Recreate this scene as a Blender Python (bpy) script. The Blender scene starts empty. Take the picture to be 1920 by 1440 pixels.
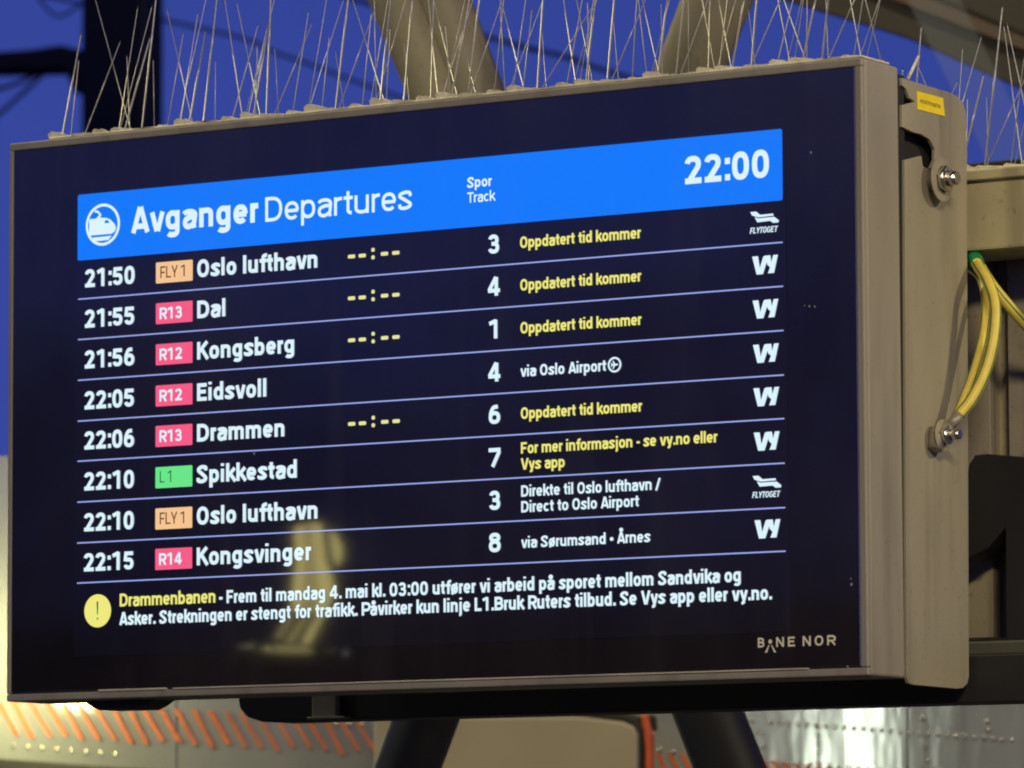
import bpy, bmesh, math, random
from mathutils import Vector, Matrix
R = math.radians
sc = bpy.context.scene
C = sc.collection
random.seed(7)

# ------------------------------------------------------------ camera
# metres; the departure board's front is the plane y=0 (x 0..1.1, z 0..0.635); the platform lies at z=-2
YAW, PIT, ROL = 0.56049721, 0.09948648, -0.0042272
EYE = Vector((3.61373981, -4.68372148, -0.23023879))
FPX = 8000 * 1.22441909                       # focal length in pixels of a 1920 px wide picture
BW, BH, BD = 1.10, 0.6353, 0.0796
cy_, sy_, cp_, sp_ = math.cos(YAW), math.sin(YAW), math.cos(PIT), math.sin(PIT)
Fw = Vector((-sy_ * cp_, cy_ * cp_, sp_))
r0 = Vector((cy_, sy_, 0)); u0 = r0.cross(Fw)
Rt = math.cos(ROL) * r0 + math.sin(ROL) * u0
Up = -math.sin(ROL) * r0 + math.cos(ROL) * u0
cam = bpy.data.objects.new('camera', bpy.data.cameras.new('camera')); C.objects.link(cam)
m3 = Matrix((Rt, Up, -Fw)).transposed()
cam.matrix_world = Matrix.Translation(EYE) @ m3.to_4x4()
cam.data.sensor_width = 36; cam.data.lens = FPX / 1920 * 36
cam.data.clip_start = 0.1; cam.data.clip_end = 3000
cam.data.dof.use_dof = True
cam.data.dof.focus_distance = (Vector((0.62, 0, 0.3)) - EYE).dot(Fw)
cam.data.dof.aperture_fstop = 12
sc.camera = cam

def ray(px, py): return Fw + Rt * ((px - 960) / FPX) - Up * ((py - 720) / FPX)
def at(px, py, Y):                            # a point of the plane y=Y
    d = ray(px, py); return EYE + d * ((Y - EYE.y) / d.y)
def atx(px, py, X=BW):                        # a point of the plane x=X
    d = ray(px, py); return EYE + d * ((X - EYE.x) / d.x)
def refl(px, py, D):                          # a point D metres in front of the glass, seen mirrored in it
    p = at(px, py, D); return Vector((p.x, -p.y, p.z))

# ------------------------------------------------------------ sky, twilight, exposure
w = bpy.data.worlds.new('World'); sc.world = w; w.use_nodes = True
nt = w.node_tree
bg = nt.nodes['Background']
sky = nt.nodes.new('ShaderNodeTexSky'); sky.sky_type = 'NISHITA'; sky.sun_disc = False
SUN_EL, SUN_AZ = R(2.0), R(120)
sky.sun_elevation = SUN_EL; sky.sun_rotation = SUN_AZ
sky.ozone_density = 6.0; sky.dust_density = 0.3
mx = nt.nodes.new('ShaderNodeMix'); mx.data_type = 'RGBA'; mx.blend_type = 'MULTIPLY'
mx.inputs['Factor'].default_value = 1
bw = nt.nodes.new('ShaderNodeRGBToBW'); nt.links.new(sky.outputs[0], bw.inputs[0])
nt.links.new(bw.outputs[0], mx.inputs[6]); mx.inputs[7].default_value = (0.74, 1.26, 6.7, 1)   # the deep blue of late dusk
nt.links.new(mx.outputs[2], bg.inputs[0]); bg.inputs[1].default_value = 0.10
sun = bpy.data.objects.new('sun', bpy.data.lights.new('sun', 'SUN')); C.objects.link(sun)
sun.data.energy = 0.03; sun.data.angle = R(12); sun.data.color = (0.75, 0.8, 1.0)
sun.rotation_euler = (R(84), 0, R(180) - SUN_AZ)
sc.view_settings.view_transform = 'Standard'; sc.view_settings.look = 'None'
sc.view_settings.exposure = 0; sc.view_settings.gamma = 1
sc.cycles.use_denoising = True
sc.cycles.max_bounces = 6
sc.cycles.filter_width = 2.0

def lamp(name, kind, loc, target, energy, color, size=0.3, size_y=None, spot=None):
    l = bpy.data.lights.new(name, kind); o = bpy.data.objects.new(name, l); C.objects.link(o)
    o.location = loc; l.energy = energy; l.color = color
    if kind == 'AREA':
        l.shape = 'RECTANGLE'; l.size = size; l.size_y = size_y or size
    elif kind == 'SPOT':
        l.spot_size = spot; l.spot_blend = 0.5; l.shadow_soft_size = size
    else: l.shadow_soft_size = size
    d = Vector(target) - Vector(loc)
    o.rotation_euler = d.to_track_quat('-Z', 'Y').to_euler()
    return o
WARM = (1.0, 0.83, 0.46); LAMPY = (1.0, 0.88, 0.42)
# platform lamps: one up to the right behind the board, one over the platform in front, one up to the left behind it
lamp('platform_lamp_right', 'AREA', (5.0, 0.16, 2.3), (1.1, 0.15, 0.3), 74, WARM, 0.16, 0.12)
lamp('platform_lamp_front', 'AREA', (4.6, -4.4, 2.5), (0.8, 0, 0.3), 190, WARM, 1.2, 0.3)
lamp('platform_lamp_left', 'AREA', (-1.6, 0.2, 3.2), (0.3, 0.5, 0.6), 75, LAMPY, 0.5, 0.2)

# ------------------------------------------------------------ materials
def principled(name, col, rough=0.5, metal=0.0, spec=0.5, vary=0.0, scale=20, bump=0.0, bscale=200, emit=None, estr=1.0, stretch=None, detail=4, ior=None, rvary=0.12, grime=0.0):
    m = bpy.data.materials.new(name); m.use_nodes = True; nt = m.node_tree
    b = nt.nodes['Principled BSDF']
    b.inputs['Base Color'].default_value = (*col, 1); b.inputs['Roughness'].default_value = rough
    b.inputs['Metallic'].default_value = metal; b.inputs['Specular IOR Level'].default_value = spec
    if ior: b.inputs['IOR'].default_value = ior
    if emit:
        b.inputs['Emission Color'].default_value = (*emit, 1); b.inputs['Emission Strength'].default_value = estr
    if vary or bump:
        tc = nt.nodes.new('ShaderNodeTexCoord'); mp = nt.nodes.new('ShaderNodeMapping')
        nt.links.new(tc.outputs['Object'], mp.inputs[0])
        if stretch: mp.inputs['Scale'].default_value = stretch
    if vary:
        n = nt.nodes.new('ShaderNodeTexNoise'); n.inputs['Scale'].default_value = scale; n.inputs['Detail'].default_value = detail
        nt.links.new(mp.outputs[0], n.inputs['Vector'])
        r = nt.nodes.new('ShaderNodeMapRange'); r.inputs['From Min'].default_value = 0.3; r.inputs['From Max'].default_value = 0.7
        r.inputs['To Min'].default_value = 1 - vary; r.inputs['To Max'].default_value = 1 + vary
        nt.links.new(n.outputs['Fac'], r.inputs['Value'])
        v = nt.nodes.new('ShaderNodeVectorMath'); v.operation = 'SCALE'; v.inputs[0].default_value = col
        nt.links.new(r.outputs[0], v.inputs['Scale']); last = v.outputs[0]
        if grime:                              # rain streaks and rubbed-in dirt
            for sc_, st_, lo, hi, am in ((26, (1, 1, .07), .52, .70, grime), (140, (1, 1, 1), .62, .72, grime * .8), (5, (1, 1, .5), .45, .75, grime * .7)):
                mg = nt.nodes.new('ShaderNodeMapping'); mg.inputs['Scale'].default_value = st_; nt.links.new(tc.outputs['Object'], mg.inputs[0])
                ng = nt.nodes.new('ShaderNodeTexNoise'); ng.inputs['Scale'].default_value = sc_; ng.inputs['Detail'].default_value = 5; nt.links.new(mg.outputs[0], ng.inputs['Vector'])
                rg = nt.nodes.new('ShaderNodeMapRange'); rg.inputs['From Min'].default_value = lo; rg.inputs['From Max'].default_value = hi
                rg.inputs['To Min'].default_value = 1; rg.inputs['To Max'].default_value = 1 - am; nt.links.new(ng.outputs['Fac'], rg.inputs['Value'])
                vg = nt.nodes.new('ShaderNodeVectorMath'); vg.operation = 'SCALE'; nt.links.new(last, vg.inputs[0]); nt.links.new(rg.outputs[0], vg.inputs['Scale']); last = vg.outputs[0]
        nt.links.new(last, b.inputs['Base Color'])
        r2 = nt.nodes.new('ShaderNodeMapRange'); r2.inputs['To Min'].default_value = max(0, rough - rvary); r2.inputs['To Max'].default_value = min(1, rough + rvary)
        nt.links.new(n.outputs['Fac'], r2.inputs['Value']); nt.links.new(r2.outputs[0], b.inputs['Roughness'])
    if bump:
        n2 = nt.nodes.new('ShaderNodeTexNoise'); n2.inputs['Scale'].default_value = bscale; n2.inputs['Detail'].default_value = 3
        nt.links.new(mp.outputs[0], n2.inputs['Vector'])
        bp = nt.nodes.new('ShaderNodeBump'); bp.inputs['Strength'].default_value = bump; bp.inputs['Distance'].default_value = 0.002
        nt.links.new(n2.outputs['Fac'], bp.inputs['Height']); nt.links.new(bp.outputs[0], b.inputs['Normal'])
    return m
M = {}
M['paint'] = principled('grey_beige_paint', (0.315, 0.288, 0.228), 0.5, grime=0.24, vary=0.10, scale=14, detail=8, stretch=(1, 1, .3), bump=0.25, bscale=900)
M['paint2'] = principled('mount_paint', (0.335, 0.303, 0.220), 0.5, grime=0.26, vary=0.11, scale=12, detail=8, stretch=(1, 1, .35), bump=0.25, bscale=800)
M['brownpaint'] = principled('column_paint', (0.32, 0.28, 0.215), 0.55, grime=0.35, vary=0.15, scale=12, bump=0.2)
M['beam'] = principled('beam_paint', (0.52, 0.47, 0.275), 0.5, grime=0.30, vary=0.14, scale=9, detail=8, bump=0.2, bscale=500)
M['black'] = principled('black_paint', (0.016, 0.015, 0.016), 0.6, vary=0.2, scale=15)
M['gap'] = principled('black_rubber', (0.012, 0.011, 0.010), 0.8, vary=0.2, scale=40)
M['glass'] = principled('black_screen_glass', (0.018, 0.015, 0.019), 0.05, spec=1.0, vary=0.25, scale=5, ior=1.78, rvary=0.0)
M['lcd'] = principled('lit_black_pixels', (0.017, 0.014, 0.018), 0.05, spec=1.0, ior=1.78, emit=(0.0008, 0.0010, 0.0035))
M['plastic'] = principled('weathered_plastic', (0.74, 0.69, 0.50), 0.6, vary=0.25, scale=60, bump=0.6, bscale=300)
M['steel'] = principled('spike_steel', (0.42, 0.41, 0.43), 0.42, metal=0.45, vary=0.2, scale=40)
M['lip'] = principled('glass_lip_gleam', (0.62, 0.56, 0.42), 0.35, vary=0.25, scale=14)
M['zinc'] = principled('zinc_plated', (0.65, 0.62, 0.55), 0.25, metal=1.0, vary=0.15, scale=120, bump=0.4, bscale=250)
M['dullzinc'] = principled('dull_zinc', (0.30, 0.27, 0.22), 0.5, metal=0.4, vary=0.2, scale=90)
M['yellow'] = principled('cable_yellow', (0.74, 0.60, 0.10), 0.42, vary=0.1, scale=60)
M['green'] = principled('cable_green', (0.01, 0.16, 0.04), 0.45, vary=0.1, scale=60)
M['tape'] = principled('green_tape', (0.01, 0.20, 0.06), 0.4, vary=0.2, scale=120)
M['label'] = principled('yellow_label', (0.95, 0.74, 0.01), 0.4, vary=0.06, scale=50)
M['ink'] = principled('label_ink', (0.16, 0.13, 0.015), 0.6, vary=0.1, scale=50)
M['strut'] = principled('brace_paint', (0.21, 0.188, 0.125), 0.45, grime=0.35, vary=0.14, scale=5, bump=0.3, bscale=60)
M['dark_olive'] = principled('dark_olive_paint', (0.085, 0.088, 0.065), 0.6, vary=0.2, scale=15)
M['mast'] = principled('mast_paint', (0.012, 0.011, 0.012), 0.6, vary=0.2, scale=4)
M['wire'] = principled('wire_dark', (0.010, 0.010, 0.014), 0.6, vary=0.1)
M['roof'] = principled('roof_brown', (0.016, 0.0125, 0.010), 0.6, vary=0.35, scale=3, bump=0.2, bscale=30)
M['rust'] = principled('roof_rail_paint', (0.055, 0.027, 0.017), 0.55, vary=0.35, scale=4)
M['clad'] = principled('brushed_cladding', (0.42, 0.43, 0.47), 0.11, rvary=0.03, metal=0.6, vary=0.16, scale=3, bump=0.65, bscale=9, stretch=(1.0, 1.0, 0.35))
M['orange'] = principled('orange_paint', (0.46, 0.085, 0.015), 0.5, vary=0.2, scale=20)
M['beige'] = principled('beige_panel_paint', (0.275, 0.24, 0.175), 0.6, vary=0.08, scale=4)
M['ground'] = principled('platform_asphalt', (0.05, 0.05, 0.05), 0.85, vary=0.3, scale=3, bump=0.5, bscale=40)
M['dark_wall'] = principled('dark_wall', (0.035, 0.028, 0.024), 0.85, vary=0.3, scale=1.5)
M['leaf'] = principled('dark_foliage', (0.035, 0.040, 0.018), 0.7, vary=0.3, scale=2)
M['lamp2'] = principled('lit_lamp_face_dim', (0.5, 0.45, 0.2), 0.5, emit=(0.9, 0.76, 0.30), estr=1.2, vary=0.2, scale=5)
M['dirt'] = principled('dust_fleck', (0.35, 0.35, 0.36), 0.9, vary=0.3, scale=300)
M['pale_glass'] = principled('glare_glass', (0.20, 0.26, 0.34), 0.35, vary=0.3, scale=2)
b = M['pale_glass'].node_tree.nodes['Principled BSDF']; b.inputs['Alpha'].default_value = 0.07
def screen(name, col, k=1.0):
    return principled(name, (0.014, 0.012, 0.014), 0.05, emit=col, estr=k)
M['s_white'] = screen('screen_white', (0.72, 0.91, 1.0), 1.0)
M['s_blue'] = screen('screen_blue', (0.003, 0.185, 0.97))
M['s_line'] = screen('screen_line', (0.34, 0.42, 0.88))
M['s_yellow'] = screen('screen_yellow', (0.86, 0.82, 0.20))
M['s_pale'] = screen('screen_pale_yellow', (0.80, 0.78, 0.32))
M['s_peach'] = screen('screen_peach', (0.93, 0.56, 0.28))
M['s_pink'] = screen('screen_pink', (0.95, 0.105, 0.24))
M['s_green'] = screen('screen_green', (0.14, 0.80, 0.24))
M['s_dark'] = screen('screen_dark', (0.10, 0.055, 0.035))
M['s_dgreen'] = screen('screen_dark_green', (0.02, 0.13, 0.06))
M['s_teal'] = screen('screen_teal', (0.0, 0.20, 0.62))
M['print'] = principled('cream_print', (0.62, 0.56, 0.40), 0.5, vary=0.06, scale=90, emit=(0.20, 0.18, 0.12), estr=0.6)
M['lamp'] = principled('lit_lamp_face', (0.5, 0.45, 0.2), 0.5, emit=(0.9, 0.78, 0.28), estr=2.6, vary=0.2, scale=5)
M['bulb'] = principled('small_lamp', (0.5, 0.5, 0.4), 0.5, emit=(1.0, 0.9, 0.40), estr=4.0, vary=0.1)
M['bulbw'] = principled('small_white_lamp', (0.5, 0.5, 0.5), 0.5, emit=(0.95, 0.95, 1.0), estr=2.2, vary=0.1)

# ------------------------------------------------------------ helpers
def link(name, me, mat, parent=None):
    o = bpy.data.objects.new(name, me); C.objects.link(o)
    if mat is not None:
        for k in (mat if isinstance(mat, (list, tuple)) else [mat]): me.materials.append(M[k])
    if parent: o.parent = parent
    return o
def tag(o, label=None, cat=None, group=None, kind=None):
    for k, v in (('label', label), ('category', cat), ('group', group), ('kind', kind)):
        if v: o[k] = v
    return o
def thing(name, label, cat, loc=(0, 0, 0), group=None):
    o = bpy.data.objects.new(name, None); C.objects.link(o); o.location = loc; o.empty_display_size = 0.05
    return tag(o, label, cat, group)
def bm_obj(name, bm, mat, parent=None, smooth=False):
    bmesh.ops.recalc_face_normals(bm, faces=bm.faces)
    me = bpy.data.meshes.new(name); bm.to_mesh(me); bm.free()
    if smooth:
        for p in me.polygons: p.use_smooth = True
    o = link(name, me, mat, parent)
    if parent is not None and parent.location.length > 0:
        o.matrix_parent_inverse = Matrix.Translation(-parent.location)
    return o
def box(bm, x0, x1, y0, y1, z0, z1, bev=0.0, seg=2):
    t = bmesh.new()
    r = bmesh.ops.create_cube(t, size=1)
    for v in t.verts:
        v.co = Vector(((x0 + x1) / 2 + v.co.x * (x1 - x0), (y0 + y1) / 2 + v.co.y * (y1 - y0), (z0 + z1) / 2 + v.co.z * (z1 - z0)))
    if bev: bmesh.ops.bevel(t, geom=t.edges[:], offset=bev, segments=seg, affect='EDGES', profile=0.5)
    me = bpy.data.meshes.new('tmp'); t.to_mesh(me); t.free(); bm.from_mesh(me); bpy.data.meshes.remove(me)
    return bm
def boxo(name, x0, x1, y0, y1, z0, z1, mat, parent=None, bev=0.0, seg=2):
    return bm_obj(name, box(bmesh.new(), x0, x1, y0, y1, z0, z1, bev, seg), mat, parent)
def prism(bm, pts, vec, bev=0.0):             # polygon (list of 3-D points) pushed along vec
    t = bmesh.new()
    a = [t.verts.new(p) for p in pts]; b_ = [t.verts.new(Vector(p) + Vector(vec)) for p in pts]
    n = len(pts)
    t.faces.new(a); t.faces.new(b_[::-1])
    for i in range(n): t.faces.new((a[i], a[(i + 1) % n], b_[(i + 1) % n], b_[i]))
    bmesh.ops.recalc_face_normals(t, faces=t.faces)
    if bev:
        es = [e for e in t.edges if len(e.link_faces) == 2 and e.calc_face_angle(0) > 0.9]
        bmesh.ops.bevel(t, geom=es, offset=bev, segments=2, affect='EDGES', profile=0.5)
    bmesh.ops.triangulate(t, faces=[f for f in t.faces if len(f.verts) > 4])
    me = bpy.data.meshes.new('tmp'); t.to_mesh(me); t.free(); bm.from_mesh(me); bpy.data.meshes.remove(me)
    return bm
def tube(bm, pts, rads, n=12, stripes=None, caps=True, spin=0.0):
    pts = [Vector(p) for p in pts]
    if not isinstance(rads, (list, tuple)): rads = [rads] * len(pts)
    rings = []; side = None
    for i, p in enumerate(pts):
        d = (pts[min(i + 1, len(pts) - 1)] - pts[max(i - 1, 0)]).normalized()
        if side is None:
            side = d.orthogonal().normalized()
        side = (side - d * side.dot(d)).normalized(); up = d.cross(side)
        rings.append([bm.verts.new(p + (side * math.cos(a) + up * math.sin(a)) * rads[i]) for a in [spin + 2 * math.pi * k / n for k in range(n)]])
    for i in range(len(rings) - 1):
        for k in range(n):
            f = bm.faces.new((rings[i][k], rings[i][(k + 1) % n], rings[i + 1][(k + 1) % n], rings[i + 1][k]))
            f.smooth = True
            if stripes and k in stripes: f.material_index = 1
    if caps:
        bm.faces.new(rings[0]); bm.faces.new(rings[-1][::-1])
    return bm
def catmull(P, n=8):
    P = [Vector(p) for p in P]; Q = [P[0] * 2 - P[1]] + P + [P[-1] * 2 - P[-2]]; out = []
    for i in range(1, len(Q) - 2):
        for k in range(n):
            t = k / n; a, b_, c, d = Q[i - 1:i + 3]
            out.append(0.5 * ((2 * b_) + (c - a) * t + (2 * a - 5 * b_ + 4 * c - d) * t * t + (3 * b_ - a - 3 * c + d) * t ** 3))
    out.append(P[-1]); return out

# ------------------------------------------------------------ lettering: a stroke alphabet of my own (units of cap height)
def arc(cx, cy, rx, ry, a0, a1, e=2.35, n=None):
    n = n or max(4, int(abs(a1 - a0) / 14)); o = []
    for i in range(n + 1):
        a = R(a0 + (a1 - a0) * i / n); c, s = math.cos(a), math.sin(a)
        o.append((cx + rx * math.copysign(abs(c) ** (2 / e), c), cy + ry * math.copysign(abs(s) ** (2 / e), s)))
    return o
def cm2(P, n=6): return [(v.x, v.y) for v in catmull([(a, b_, 0) for a, b_ in P], n)]
X = 0.745
def glyph(ch, t):
    q = t / 2
    def ring(w, h0, h1, e=2.35): return arc(w / 2, (h0 + h1) / 2, w / 2 - q, (h1 - h0) / 2 - q, 0, 360, e, 26)
    def bowl(w, stem_right, top=X): return ring(w, 0, top)
    g = 0.09
    if ch == ' ': return [], 0.29
    if ch == '0': return [ring(.64, -.01, 1.01, 2.5)], .64 + g
    if ch == '1': return [[(.40, 0), (.40, 1)], [(.06, .80), (.42, .95)]], .64 + g
    if ch == '2': return [arc(.31, .70, .31 - q, .31 - q, 172, 0) + [(.60 - q, .60), (.17, q)], [(.02, q), (.63, q)]], .64 + g
    if ch == '3': return [arc(.30, (1.51 - q) / 2 + .003, .29 - q, (.495 - q) / 2 + .005, 168, -90) , arc(.31, (.52 + q) / 2 - .005, .31 - q, (.52 - q) / 2 + .005, 90, -168), [(.20, .518), (.34, .518)]], .64 + g
    if ch == '4': return [[(.44, 1.0), (.055, .30)], [(.0, .28), (.66, .28)], [(.46, 0), (.46, 1.0)]], .66 + g
    if ch == '5': return [[(.59, 1 - q), (.15, 1 - q), (.105, .46)] , arc(.31, .33, .31 - q, .33 - q, 128, -165)], .64 + g
    if ch == '6': return [arc(.32, .33, .32 - q, .34 - q, 0, 360), cm2([(.50, 1 - q * .9), (.27, .86), (q + .03, .60), (q, .34)])], .64 + g
    if ch == '7': return [[(.0, 1 - q), (.615, 1 - q)], [(.56, 1 - t * .9), (.20, 0)]], .62 + g
    if ch == '8': return [ring(.60, .49, 1.01), arc(.30, (.54 + q) / 2 - .01, .32 - q, (.54 - q) / 2 + 0.01, 0, 360)], .62 + g
    if ch == '9': return [[(.64 - a, 1 - b_) for a, b_ in s] for s in glyph('6', t)[0]], .64 + g
    if ch == ':': return [[(.13, .01), (.13, .01 + t * 1.08)], [(.13, .60), (.13, .60 + t * 1.08)]], .29
    if ch == '.': return [[(.12, 0), (.12, t * 1.1)]], .24 + g * .3
    if ch == '-': return [[(.02, .40), (.30, .40)]], .36
    if ch == '/': return [[(.02, -.08), (.36, 1)]], .42
    if ch == '!': return [[(.12, .34), (.12, 1)], [(.12, 0), (.12, t * 1.1)]], .24
    if ch == '•': return [arc(.16, .42, .075, .075, 0, 360, 2, 12)] , .36
    if ch == 'A': return [[(q * .8, 0), (.345, 1)], [(.715 - q * .8, 0), (.37, 1)], [(.16, .25), (.56, .25)]], .715 + .02
    if ch == 'Å': return glyph('A', t)[0] + [arc(.36, 1.20, .085, .085, 0, 360, 2, 12)], .735
    if ch == 'B': return [[(q, 0), (q, 1)], [(q, 1 - q), (.30, 1 - q)] + arc(.32, (1.5 - q + .015) / 2, .24, (.5 - q - .015) / 2, 90, -90) + [(q, .515)], [(.3, .515), (.32, .515)] + arc(.34, (.515 + q) / 2, .26, (.515 - q) / 2, 90, -90) + [(q, q)]], .66 + g
    if ch == 'D': return [[(q, 0), (q, 1)], [(q, 1 - q), (.28, 1 - q)] + arc(.28, .5, .38 - q * .6, .5 - q, 90, -90) + [(q, q)]], .68 + g
    if ch == 'E': return [[(q, 0), (q, 1)], [(q, 1 - q), (.56, 1 - q)], [(q, .52), (.51, .52)], [(q, q), (.57, q)]], .56 + g
    if ch == 'F': return [[(q, 0), (q, 1)], [(q, 1 - q), (.55, 1 - q)], [(q, .48), (.49, .48)]], .54 + g
    if ch == 'G': return [arc(.345, .5, .345 - q, .5 - q, 38, 340) + [(.69 - q, .20), (.69 - q, .46)], [(.38, .46), (.69, .46)]], .69 + g
    if ch == 'K': return [[(q, 0), (q, 1)], [(.58, 1), (q + .02, .42)], [(.29, .56), (.62, 0)]], .66 + .04
    if ch == 'L': return [[(q, 0), (q, 1)], [(q, q), (.54, q)]], .55 + .05
    if ch == 'N': return [[(q, 0), (q, 1)], [(q, 1 - q * .3), (.67 - q, q * .3)], [(.67 - q, 0), (.67 - q, 1)]], .67 + g
    if ch == 'O': return [ring(.70, -.01, 1.01, 2.3)], .70 + g
    if ch == 'P': return [[(q, 0), (q, 1)], [(q, 1 - q), (.34, 1 - q)] + arc(.36, (1.40 - q) / 2, .28, (.60 - q) / 2, 90, -90) + [(q, .40)]], .65 + .06
    if ch == 'R': return [[(q, 0), (q, 1)], [(q, 1 - q), (.32, 1 - q)] + arc(.34, (1.44 - q) / 2, .27, (.56 - q) / 2, 90, -90) + [(q, .44)], [(.36, .44), (.62, 0)]], .65 + .06
    if ch in 'Ss':
        k = 1 if ch == 'S' else X; ww = .62 if ch == 'S' else .535
        return [cm2([(ww - q, .70 * k), (ww * .82, 1.0 * k - q * 1.25), (ww / 2, 1.015 * k - q), (q * 1.35, .92 * k - q * .9), (q * 1.15, .70 * k), (ww * .5, .515 * k), (ww - q * 1.15, .31 * k), (ww - q * 1.4, .10 * k + q * .7), (ww / 2, q - .01), (ww * .16, .02 * k + q * 1.1), (q * .9, .30 * k)], 4)], ww + (g if ch == 'S' else .06)
    if ch == 'T': return [[(.0, 1 - q), (.64, 1 - q)], [(.32, 0), (.32, 1 - q)]], .64 + .03
    if ch in 'Vv':
        k = 1 if ch == 'V' else X; ww = .70 if ch == 'V' else .56
        return [[(q * .75, k), (ww / 2 - .02, 0)], [(ww - q * .75, k), (ww / 2 + .02, 0)]], ww + .03
    if ch == 'Y': return [[(q * .7, 1), (.33, .38)], [(.66 - q * .7, 1), (.33, .38)], [(.33, 0), (.33, .44)]], .67
    if ch == 'a': return [arc(.27, X - .25, .28 - q * .6, .25 - q, 158, 0) + [(.54 - q, .12), (.56 - q, 0)], [(.54 - q, .445), (.26, .435)] + arc(.25, .21 + q * .2, .25 - q, .22 - q * .55, 95, 270) + [(.34, q + .0), (.54 - q, .16)]], .545 + .08
    if ch == 'å': return glyph('a', t)[0] + [arc(.27, X + .19, .075, .075, 0, 360, 2, 12)], .625
    if ch == 'b': return [[(q, 0), (q, 1.04)], arc(.285, X / 2, .285 - q, X / 2 - q, 0, 360)], .57 + .08
    if ch == 'd': return [[(.57 - q, 0), (.57 - q, 1.04)], arc(.285, X / 2, .285 - q, X / 2 - q, 0, 360)], .57 + g
    if ch == 'c': return [arc(.27, X / 2, .275 - q, X / 2 - q, 42, 318)], .53 + .05
    if ch == 'e': return [arc(.28, X / 2, .285 - q, X / 2 - q, 0, 318), [(q, X / 2 - .005), (.565 - q * .6, X / 2 - .005)]], .56 + .07
    if ch == 'f': return [[(.20, 0), (.20, .82)] + arc(.38, .82, .18, .225 - q, 180, 82), [(.0, X - q), (.38, X - q)]], .37 + .03
    if ch == 'g': return [arc(.285, X / 2 + .01, .285 - q, X / 2 - q, 0, 360), [(.57 - q, X), (.57 - q, -.04)] + arc(.285, -.04, .285 - q, .25 - q, 0, -150)], .57 + g
    if ch == 'h': return [[(q, 0), (q, 1.04)], arc(.285, X - .24, .285 - q, .24 - q, 170, 0) + [(.57 - q, 0)]], .57 + g
    if ch == 'i': return [[(q, 0), (q, X)], [(q, .90), (q, .90 + min(t, .15))]], t + g
    if ch == 'j': return [[(q + .04, X), (q + .04, -.08)] + arc(q - .07, -.08, .11, .16, 0, -90), [(q + .04, .90), (q + .04, .90 + min(t, .15))]], t + g + .05
    if ch == 'k': return [[(q, 0), (q, 1.04)], [(.50, X), (q + .02, .30)], [(.25, .43), (.54, 0)]], .56 + .02
    if ch == 'l': return [[(q, 0), (q, 1.04)]], t + g
    if ch == 'm': return [[(q, 0), (q, X)], arc(.27, X - .23, .27 - q, .23 - q, 170, 0) + [(.54 - q, 0)], arc(.27 + .54 - t, X - .23, .27 - q, .23 - q, 170, 0) + [(1.08 - t - q, 0)]], 1.08 - t + g
    if ch == 'n': return [[(q, 0), (q, X)], arc(.285, X - .24, .285 - q, .24 - q, 170, 0) + [(.57 - q, 0)]], .57 + g
    if ch == 'o': return [ring(.58, -.005, X + .005)], .58 + .07
    if ch == 'ø': return [ring(.58, -.005, X + .005), [(.09, -.05), (.49, X + .05)]], .58 + .07
    if ch == 'p': return [[(q, -.28), (q, X)], arc(.285, X / 2, .285 - q, X / 2 - q, 0, 360)], .57 + .08
    if ch == 'r': return [[(q, 0), (q, X)], arc(.29, X - .25, .29 - q, .25 - q, 172, 84)], .36 + .02
    if ch == 't': return [[(.17, .95), (.17, .20)] + arc(.33, .20, .16, .20 - q, 180, 265), [(.0, X - q), (.35, X - q)]], .37 + .04
    if ch == 'u': return [[(q, X), (q, .24)] + arc(.285, .24, .285 - q, .24 - q, 180, 350), [(.57 - q, X), (.57 - q, 0)]], .57 + g
    if ch == 'y': return [[(q * .75, X), (.28, .04)], [(.56 - q * .75, X), (.27, -.06)] + arc(.12, -.10, .15, .18 - q, -10, -95)], .56 + .03
    raise KeyError(ch)
NL = [0]
def ribbon(bm, pts, half, off, sx=1.0, cap=0.0):
    # flat ribbon with mitred joins; pts in metres (u, v)
    clean = [pts[0]]
    for p in pts[1:]:
        if (p[0] - clean[-1][0]) ** 2 + (p[1] - clean[-1][1]) ** 2 > 1e-12: clean.append(p)
    closed = len(clean) > 3 and math.hypot(clean[0][0] - clean[-1][0], clean[0][1] - clean[-1][1]) < half * 0.2
    if closed: clean = clean[:-1]
    n = len(clean); L = []; Rr = []
    for i in range(n):
        p = clean[i]
        if closed: a, b_ = clean[i - 1], clean[(i + 1) % n]
        else: a, b_ = clean[max(i - 1, 0)], clean[min(i + 1, n - 1)]
        def nrm(u, v):
            dx, dy = v[0] - u[0], v[1] - u[1]; l = math.hypot(dx, dy) or 1; return (-dy / l, dx / l)
        n1 = nrm(a, p) if (closed or i > 0) else nrm(p, b_)
        n2 = nrm(p, b_) if (closed or i < n - 1) else n1
        mxx, myy = n1[0] + n2[0], n1[1] + n2[1]; l = math.hypot(mxx, myy) or 1
        mxx, myy = mxx / l, myy / l; k = half / max(0.45, mxx * n1[0] + myy * n1[1])
        L.append((p[0] + mxx * k, p[1] + myy * k)); Rr.append((p[0] - mxx * k, p[1] - myy * k))
    va = [bm.verts.new((a, -off, b_)) for a, b_ in L]; vb = [bm.verts.new((a, -off, b_)) for a, b_ in Rr]
    for i in range(n if closed else n - 1):
        j = (i + 1) % n
        try: bm.faces.new((va[i], vb[i], vb[j], va[j]))
        except ValueError: pass
LETTER_Y = 0.0011
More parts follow.
